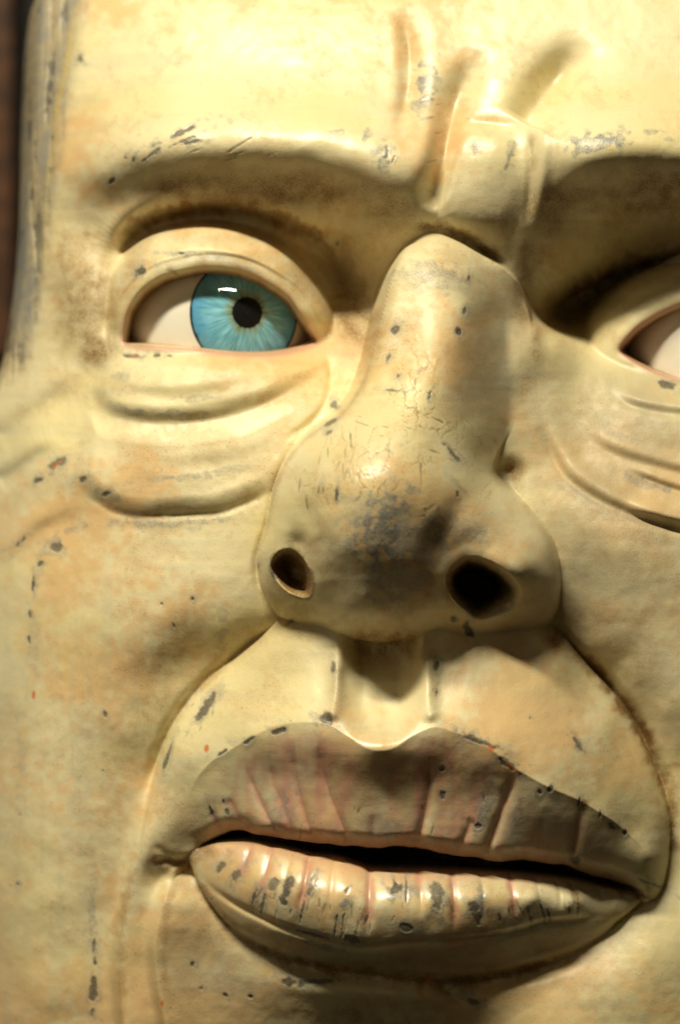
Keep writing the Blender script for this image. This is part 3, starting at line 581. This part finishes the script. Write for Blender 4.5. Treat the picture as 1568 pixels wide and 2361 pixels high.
# fine scratches
rs = np.random.RandomState(8)
for cx_, cy_, sx_, sy_, n_, an, ln in [(800,1060,110,60,22,92,20),(960,980,90,40,12,20,12),(800,2110,110,40,18,100,20),(1180,2100,110,25,12,75,14),(450,320,120,25,10,-22,22),(620,2060,80,40,10,112,16),(1020,250,60,80,5,-20,16),(380,600,80,20,4,-10,10),(880,1880,250,50,10,95,12),(470,1650,60,80,5,-55,16)]:
    for _ in range(n_):
        x_, y_ = rs.normal(cx_, sx_ * .6), rs.normal(cy_, sy_ * .6)
        spot(chip_shade, x_, y_, ln * rs.uniform(.4, 1.2), rs.uniform(1.3, 2.2), an + rs.normal(0, 8), rs.uniform(.25, .7), 150, .5, .5)
Z += .2 * (dg * (1 - wv) + dgv * wv) + .18 * n8
gloss = np.clip(low_mask + .8 * blob(835, 1035, 130, 90) + .9 * blob(875, 1700, 110, 40) + .5 * blob(800, 220, 700, 160), 0, 1)
Z -= 2.2 * chip_shade - .8 * np.clip(grey, 0, 1)

# ------------------------------------------------------------------ materials
def new_mat(name):
    m = bpy.data.materials.new(name); m.use_nodes = True
    nt = m.node_tree; b = nt.nodes['Principled BSDF']
    return m, nt, b
class NT:
    def __init__(s, nt): s.nt = nt
    def n(s, typ, **kw):
        o = s.nt.nodes.new(typ)
        for k, v in kw.items():
            if k.startswith('i_'): o.inputs[k[2:].replace('_', ' ')].default_value = v
            else: setattr(o, k, v)
        return o
    def link(s, a, b): s.nt.links.new(a, b)
    def mix(s, a, b, f, blend='MIX'):
        o = s.nt.nodes.new('ShaderNodeMix'); o.data_type = 'RGBA'; o.blend_type = blend
        for sock, v in ((o.inputs[6], a), (o.inputs[7], b)):
            if isinstance(v, tuple): sock.default_value = (*v, 1)
            else: s.link(v, sock)
        if isinstance(f, (int, float)): o.inputs[0].default_value = f
        else: s.link(f, o.inputs[0])
        return o.outputs[2]
    def math(s, op, a, b=None, c=None):
        o = s.nt.nodes.new('ShaderNodeMath'); o.operation = op
        for i, v in enumerate((a, b, c)):
            if v is None: continue
            if isinstance(v, (int, float)): o.inputs[i].default_value = v
            else: s.link(v, o.inputs[i])
        return o.outputs[0]
    def ramp(s, f, lo, hi, a=0., b=1.):
        o = s.nt.nodes.new('ShaderNodeMapRange'); o.interpolation_type = 'SMOOTHSTEP'
        s.link(f, o.inputs[0]); o.inputs[1].default_value = lo; o.inputs[2].default_value = hi
        o.inputs[3].default_value = a; o.inputs[4].default_value = b
        return o.outputs[0]
    def noise(s, vec, scale, detail=4, rough=.6, dist=0):
        o = s.nt.nodes.new('ShaderNodeTexNoise'); o.inputs['Scale'].default_value = scale
        o.inputs['Detail'].default_value = detail; o.inputs['Roughness'].default_value = rough; o.inputs['Distortion'].default_value = dist
        s.link(vec, o.inputs['Vector']); return o.outputs['Fac']

paint, nt, b = new_mat('aged_cream_paint')
k = NT(nt)
co = k.n('ShaderNodeTexCoord').outputs['Object']
wa = k.n('ShaderNodeAttribute', attribute_name='wear_shade'); wsep = k.n('ShaderNodeSeparateColor'); k.link(wa.outputs['Color'], wsep.inputs[0])
ta = k.n('ShaderNodeAttribute', attribute_name='tint'); tsep = k.n('ShaderNodeSeparateColor'); k.link(ta.outputs['Color'], tsep.inputs[0])
g_glaze_shade, g_grey, g_chip_shade, g_orange = wsep.outputs[0], wsep.outputs[1], wsep.outputs[2], wa.outputs['Alpha']
g_pink, g_olive, g_pale = tsep.outputs[0], tsep.outputs[1], tsep.outputs[2]
fine = k.noise(co, 760, 3, .7); grain = k.noise(co, 1900, 2, .7)
na_ = k.n('ShaderNodeAttribute', attribute_name='tone'); nsep = k.n('ShaderNodeSeparateColor'); k.link(na_.outputs['Color'], nsep.inputs[0])
s_peach, s_yellow, s_brush, s_blot = nsep.outputs[0], nsep.outputs[1], nsep.outputs[2], na_.outputs['Alpha']
cream = k.mix((.84, .75, .48), (.81, .57, .29), s_peach)
cream = k.mix(cream, (.80, .69, .32), k.math('MULTIPLY', s_yellow, .42))
cream = k.mix(cream, (.62, .38, .16), k.math('MULTIPLY', s_blot, .28))
cream = k.mix(cream, (.50, .52, .40), k.math('MULTIPLY', s_brush, .16))
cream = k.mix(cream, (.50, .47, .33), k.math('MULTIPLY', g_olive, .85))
cream = k.mix(cream, (.80, .62, .22), g_pale)
cream = k.mix(cream, (.66, .32, .24), k.math('MULTIPLY', g_pink, .8))
gz = k.math('MULTIPLY', g_glaze_shade, k.ramp(fine, .3, .62, .62, 1.15))
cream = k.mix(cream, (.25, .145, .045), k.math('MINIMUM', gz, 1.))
gr = k.math('MULTIPLY', g_grey, k.ramp(fine, .35, .6, .5, 1.0))
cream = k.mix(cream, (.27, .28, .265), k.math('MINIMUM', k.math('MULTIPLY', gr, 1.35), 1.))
# fine specks
speck = k.math('MULTIPLY', k.ramp(fine, .58, .68), k.math('ADD', .35, k.math('MULTIPLY', s_blot, .8)))
cream = k.mix(cream, (.22, .18, .10), k.math('MULTIPLY', speck, .55))
cream = k.mix(cream, (.095, .085, .068), k.math('MULTIPLY', g_chip_shade, k.ramp(fine, .3, .55, .75, 1.0)))
cream = k.mix(cream, (.75, .17, .025), g_orange)
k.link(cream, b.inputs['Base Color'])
rg = k.math('ADD', .36, k.math('MULTIPLY', s_blot, .16))
rg = k.math('ADD', rg, k.math('MULTIPLY', g_glaze_shade, .25))
b.inputs['Coat Roughness'].default_value = .36; b.inputs['Coat IOR'].default_value = 1.75; k.link(k.math('ADD', .03, k.math('MULTIPLY', ta.outputs['Alpha'], .85)), b.inputs['Coat Weight'])
rg = k.math('MAXIMUM', k.math('SUBTRACT', rg, k.math('MULTIPLY', ta.outputs['Alpha'], .07)), .14)
k.link(rg, b.inputs['Roughness'])
b.inputs['Specular IOR Level'].default_value = .5
h = k.math('ADD', k.math('MULTIPLY', fine, .5), k.math('MULTIPLY', grain, .25))
bp = k.n('ShaderNodeBump'); bp.inputs['Strength'].default_value = .36; bp.inputs['Distance'].default_value = .0011
k.link(h, bp.inputs['Height']); k.link(bp.outputs[0], b.inputs['Normal'])

# ------------------------------------------------------------------ objects
col = scene.collection
def empty(name, location, label, cat):
    o = bpy.data.objects.new(name, None); col.objects.link(o)
    o['label'] = label; o['category'] = cat
    return o
head = empty('carved_head', None, 'large carved head with chipped cream paint, grimy folds and a staring blue eye', 'sculpture')
head.matrix_world = ORIGIN

def place(o, parent):
    col.objects.link(o); o.parent = parent
    return o

VX = (FX - CX) * U; VY = -(FY - CY) * U; VZ = Z * U
P3 = np.stack([VX, VY, VZ], -1)
du = np.gradient(P3, axis=1); dv = np.gradient(P3, axis=0)
NRM = np.cross(dv, du); NRM /= np.linalg.norm(NRM, axis=-1, keepdims=True)
if NRM[NY // 2, NX // 2, 2] < 0: NRM = -NRM
TONE = np.stack([t_peach, t_yellow, t_brush, t_blot], -1).clip(0, 1)
WEAR_SHADE = np.stack([glaze_shade, grey, chip_shade, orange], -1).clip(0, 1); TINT = np.stack([pink, olive, pale, gloss], -1).clip(0, 1)

qx = (FX[:-1, :-1] + STEP / 2); qy = (FY[:-1, :-1] + STEP / 2)
def q(a): return .25 * (a[:-1, :-1] + a[1:, :-1] + a[:-1, 1:] + a[1:, 1:])
lab = np.zeros(qx.shape, int)
qsL, qsR, qoL, qoR = q(sdLL), q(sdLR), q(sdOL), q(sdOR)
lab[(q(sdN) < 0)] = 1
lab[(q(sdUL) < 0)] = 2
lab[(q(sdW) < 0)] = 3
lab[(q(cut) > -2) & (lab == 2)] = 0
lL = 770 + (qx - 280) * .035; lR = 806 + (qx - 1434) * .02
lab[(qsL < 0) & (qy < lL)] = 4; lab[(qsL < 0) & (qy >= lL)] = 5
lab[(qsR < 0) & (qy < lR)] = 6; lab[(qsR < 0) & (qy >= lR)] = 7
drop = (q(sdOL) < -60) | (q(sdOR) < -60) | ((q(Z) < -1120) & (qx < 400))           # the sockets are open behind the eyeballs
idx = np.arange(NX * NY).reshape(NY, NX)
quads = np.stack([idx[:-1, :-1], idx[1:, :-1], idx[1:, 1:], idx[:-1, 1:]], -1)
def piece(name, mask):
    f = quads[mask]; used, inv = np.unique(f, return_inverse=True); f = inv.reshape(-1, 4)
    me = bpy.data.meshes.new(name); n = len(used); m = len(f)
    me.vertices.add(n); me.vertices.foreach_set('co', P3.reshape(-1, 3)[used].astype(np.float32).ravel())
    me.loops.add(m * 4); me.loops.foreach_set('vertex_index', f.astype(np.int32).ravel())
    me.polygons.add(m); me.polygons.foreach_set('loop_start', np.arange(0, m * 4, 4, dtype=np.int32))
    me.polygons.foreach_set('use_smooth', np.ones(m, bool))
    me.update(calc_edges=True)
    for nm, arr in (('wear_shade', WEAR_SHADE), ('tint', TINT), ('tone', TONE)):
        at_ = me.color_attributes.new(nm, 'FLOAT_COLOR', 'POINT')
        at_.data.foreach_set('color', arr.reshape(-1, 4)[used].astype(np.float32).ravel())
    me.normals_split_custom_set_from_vertices(NRM.reshape(-1, 3)[used])
    me.materials.append(paint)
    return place(bpy.data.objects.new(name, me), head)
for i, (nm, lbl) in enumerate([('face', None), ('nose', 'broad glossy nose with two hollow nostrils'), ('upper_lip', 'dusty pink and olive upper lip'), ('lower_lip', 'lower lip with worn grey patches'),
                ('upper_eyelid', None), ('lower_eyelid', None), ('upper_eyelid', None), ('lower_eyelid', None)]):
    o = piece(nm, (lab == i) & ~drop)
    if lbl: o['label'] = lbl

def mesh_obj(name, verts, faces, mat, parent, smooth=True):
    me = bpy.data.meshes.new(name); me.from_pydata(verts, [], faces); me.update()
    if smooth: me.polygons.foreach_set('use_smooth', [True] * len(me.polygons))
    me.materials.append(mat)
    return place(bpy.data.objects.new(name, me), parent)

# back of the block
bx0, bx1, by0, by1 = 60., gx[-1] - 20, gy[0] + 20, gy[-1] - 20
zb = -1160
mesh_obj('back', [loc(bx0, by0, zb), loc(bx1, by0, zb), loc(bx1, by1, zb), loc(bx0, by1, zb),
                  loc(bx0 + 30, by0 + 30, zb - 500), loc(bx1 - 30, by0 + 30, zb - 500), loc(bx1 - 30, by1 - 30, zb - 500), loc(bx0 + 30, by1 - 30, zb - 500)],
         [(0, 1, 2, 3), (0, 4, 5, 1), (1, 5, 6, 2), (2, 6, 7, 3), (3, 7, 4, 0), (4, 7, 6, 5)], paint, head, False)

# ---- eyeballs
white, nt, b = new_mat('eye_white'); k = NT(nt)
co = k.n('ShaderNodeTexCoord').outputs['Object']
c = k.mix((.90, .87, .78), (.84, .79, .68), k.ramp(k.noise(co, 30, 4, .6), .4, .7))
c = k.mix(c, (.50, .50, .45), k.ramp(k.noise(co, 60, 3, .5), .66, .78, 0, .6))
k.link(c, b.inputs['Base Color']); b.inputs['Roughness'].default_value = .28
iris_m, nt, b = new_mat('painted_iris'); k = NT(nt)
ia = k.n('ShaderNodeAttribute', attribute_name='paint'); k.link(ia.outputs['Color'], b.inputs['Base Color'])
b.inputs['Roughness'].default_value = .5; b.inputs['Specular IOR Level'].default_value = .2
pup_m, nt, b = new_mat('black_pupil'); k = NT(nt)
b.inputs['Base Color'].default_value = (.006, .006, .007, 1); b.inputs['Roughness'].default_value = .5; b.inputs['Specular IOR Level'].default_value = .2

glass_m, nt, b = new_mat('clear_cornea'); k = NT(nt)
nt.nodes.remove(b)
tr = k.n('ShaderNodeBsdfTransparent'); gl = k.n('ShaderNodeBsdfGlossy'); gl.inputs['Roughness'].default_value = .03
lw = k.n('ShaderNodeLayerWeight'); fac = k.math('ADD', .04, k.math('MULTIPLY', .9, k.math('POWER', lw.outputs['Facing'], 5.)))
ms = k.n('ShaderNodeMixShader'); k.link(fac, ms.inputs[0]); k.link(tr.outputs[0], ms.inputs[1]); k.link(gl.outputs[0], ms.inputs[2])
k.link(ms.outputs[0], nt.nodes['Material Output'].inputs['Surface'])

def sphere_mesh(c, R, nu=256, nv=160):
    vs, fs = [], []
    for j in range(nv + 1):
        th = math.pi * j / nv
        for i in range(nu):
            ph = 2 * math.pi * i / nu
            vs.append(loc(c[0] + R * math.sin(th) * math.cos(ph), c[1] - R * math.cos(th), c[2] + R * math.sin(th) * math.sin(ph)))
    for j in range(nv):
        for i in range(nu):
            fs.append((j * nu + i, (j + 1) * nu + i, (j + 1) * nu + (i + 1) % nu, j * nu + (i + 1) % nu))
    return vs, fs
def cap(c, R, dirv, r0, r1, bulge, nr, nt_):
    """ring r0..r1 of a domed cap on a sphere around the direction dirv; returns points and (radius, angle)"""
    d = Vector(dirv).normalized(); a = d.cross(Vector((0, 1, 0))).normalized(); bb = d.cross(a)
    vs, fs, pol = [], [], []
    for j in range(nr + 1):
        r = r0 + (r1 - r0) * j / nr
        for i in range(nt_):
            th = 2 * math.pi * i / nt_
            hgt = math.sqrt(R * R - r * r) + bulge * max(0, 1 - (r / 133.) ** 2) + 1.2
            v = Vector(c) + d * hgt + (a * math.cos(th) + bb * math.sin(th)) * r
            vs.append(loc(*v)); pol.append((r, th))
    for j in range(nr):
        for i in range(nt_):
            fs.append((j * nt_ + i, j * nt_ + (i + 1) % nt_, (j + 1) * nt_ + (i + 1) % nt_, (j + 1) * nt_ + i))
    return vs, fs, pol
def make_eye(e, gaze):
    x, y, z = e['c']; x, y, _ = at(x, y, z + e['R']); c = (x, y, z)
    vs, fs = sphere_mesh(c, e['R'])
    ball = mesh_obj('eyeball', vs, fs, white, head)
    RI, RP = 131.0, 36.0
    nr, na = 60, 420
    vs, fs, pol = cap(c, e['R'], gaze, RP - 2, RI, -5, nr, na)
    iris = mesh_obj('iris', vs, fs, iris_m, ball)
    rs = np.random.RandomState(4)
    def polar(nr_, na_):
        """random field, nr_ cells outwards and na_ cells round"""
        v = rs.uniform(-1, 1, (nr_ + 2, na_))
        tj = np.linspace(0, nr_, nr + 1)[:, None]; ti = np.linspace(0, na_, na, endpoint=False)[None, :]
        j = np.minimum(tj.astype(int), nr_); fj = tj - j; i = ti.astype(int); fi = ti - i
        fj = fj * fj * (3 - 2 * fj); fi = fi * fi * (3 - 2 * fi)
        g = lambda jj, ii: v[jj, ii % na_]
        return (g(j, i) * (1 - fi) + g(j, i + 1) * fi) * (1 - fj) + (g(j + 1, i) * (1 - fi) + g(j + 1, i + 1) * fi) * fj
    T = np.linspace(0, 1, nr + 1)[:, None] * np.ones((1, na))
    soft = polar(4, 26) * .6 + polar(5, 60) * .5
    streak = polar(3, 110) * .5 + polar(5, 190) * .5
    edge_n = polar(1, 90) * .6 + polar(2, 40) * .5
    lerp = lambda c, d, w: c * (1 - w[..., None]) + np.array(d) * w[..., None]
    cl = np.zeros((nr + 1, na, 3)) + np.array([.20, .56, .74])
    cl = lerp(cl, [.07, .33, .62], np.clip(.25 + .6 * soft + .9 * (T - .55), 0, 1))
    cl = lerp(cl, [.40, .70, .74], np.clip(.35 * streak + .25 * soft + .1, 0, .6) * np.clip(1.2 - T, 0, 1))
    cl = lerp(cl, [.05, .20, .38], np.clip((T - .55) * 1.5 + .9 * streak - .35, 0, .75))
    cl *= (1 + .22 * streak + .25 * soft)[..., None]
    cl = lerp(cl, [.40, .46, .20], .75 * np.clip((.24 + .12 * edge_n - T) * 5, 0, 1))
    cl = lerp(cl, [.12, .16, .10], .6 * np.clip((.20 + .12 * edge_n + .1 * streak - T) * 6, 0, 1))
    cl = lerp(cl, [.012, .013, .013], np.clip((.055 + .035 * edge_n - T) * 16, 0, 1))
    cl = lerp(cl, [.008, .010, .014], np.clip((T - .93 + .015 * edge_n) * 22, 0, 1))
    cols = np.ones((nr + 1, na, 4)); cols[..., :3] = np.clip(cl * (1 + .25 * streak[..., None]), 0, 1)
    ca = iris.data.color_attributes.new('paint', 'FLOAT_COLOR', 'POINT'); ca.data.foreach_set('color', cols.astype(np.float32).ravel())
    vs, fs, _ = cap(c, e['R'] + .3, gaze, .5, RP, -5, 12, 64)
    mesh_obj('pupil', vs, fs, pup_m, ball)
    vs, fs, _ = cap(c, e['R'] + .6, gaze, .5, RI + 2, 36, 30, 96)
    mesh_obj('cornea', vs, fs, glass_m, ball)
    hole = [p for p in ball.data.polygons if (p.center - loc(*c)).normalized().dot((loc(*(Vector(c) + Vector(gaze))) - loc(*c)).normalized()) > math.cos(math.asin((RI - 3) / e['R']))]
    bm = bmesh.new(); bm.from_mesh(ball.data); bm.faces.ensure_lookup_table()
    bmesh.ops.delete(bm, geom=[bm.faces[p.index] for p in hole], context='FACES'); bm.to_mesh(ball.data); bm.free()
    return ball
make_eye(EYE_L, (72, -16, 234))
make_eye(EYE_R, (90, -10, 238))

# ------------------------------------------------------------------ background
wall_m, nt, b = new_mat('dark_brown_wall'); k = NT(nt)
co = k.n('ShaderNodeTexCoord').outputs['Object']
c = k.mix((.006, .003, .002), (.028, .013, .009), k.ramp(k.noise(co, 7, 4, .6), .4, .7))
k.link(c, b.inputs['Base Color']); b.inputs['Roughness'].default_value = .7
post_m, nt, b = new_mat('varnished_wood'); k = NT(nt)
co = k.n('ShaderNodeTexCoord').outputs['Object']
mp = k.n('ShaderNodeMapping'); mp.inputs['Scale'].default_value = (30, 2, 30); k.link(co, mp.inputs['Vector'])
c = k.mix((.11, .045, .018), (.04, .016, .008), k.ramp(k.noise(mp.outputs[0], 2, 4, .6), .35, .65))
k.link(c, b.inputs['Base Color']); b.inputs['Roughness'].default_value = .4
def local_box(name, x0, x1, y0, y1, z0, z1, mat):
    vs = [ORIGIN @ loc(x, y, z) for z in (z0, z1) for y in (y0, y1) for x in (x0, x1)]
    me = bpy.data.meshes.new(name)
    me.from_pydata(vs, [], [(0, 1, 3, 2), (4, 6, 7, 5), (0, 4, 5, 1), (2, 3, 7, 6), (0, 2, 6, 4), (1, 5, 7, 3)]); me.update()
    me.materials.append(mat)
    o = bpy.data.objects.new(name, me); col.objects.link(o); return o
w = local_box('wall', -3500, 4500, -3500, 5500, -3100, -3000, wall_m); w['kind'] = 'structure'
p = local_box('wooden_post', -330, -215, -3500, 700, -2995, -2850, post_m)
p['label'] = 'blurred reddish brown wooden post behind the head at the left edge'; p['category'] = 'post'
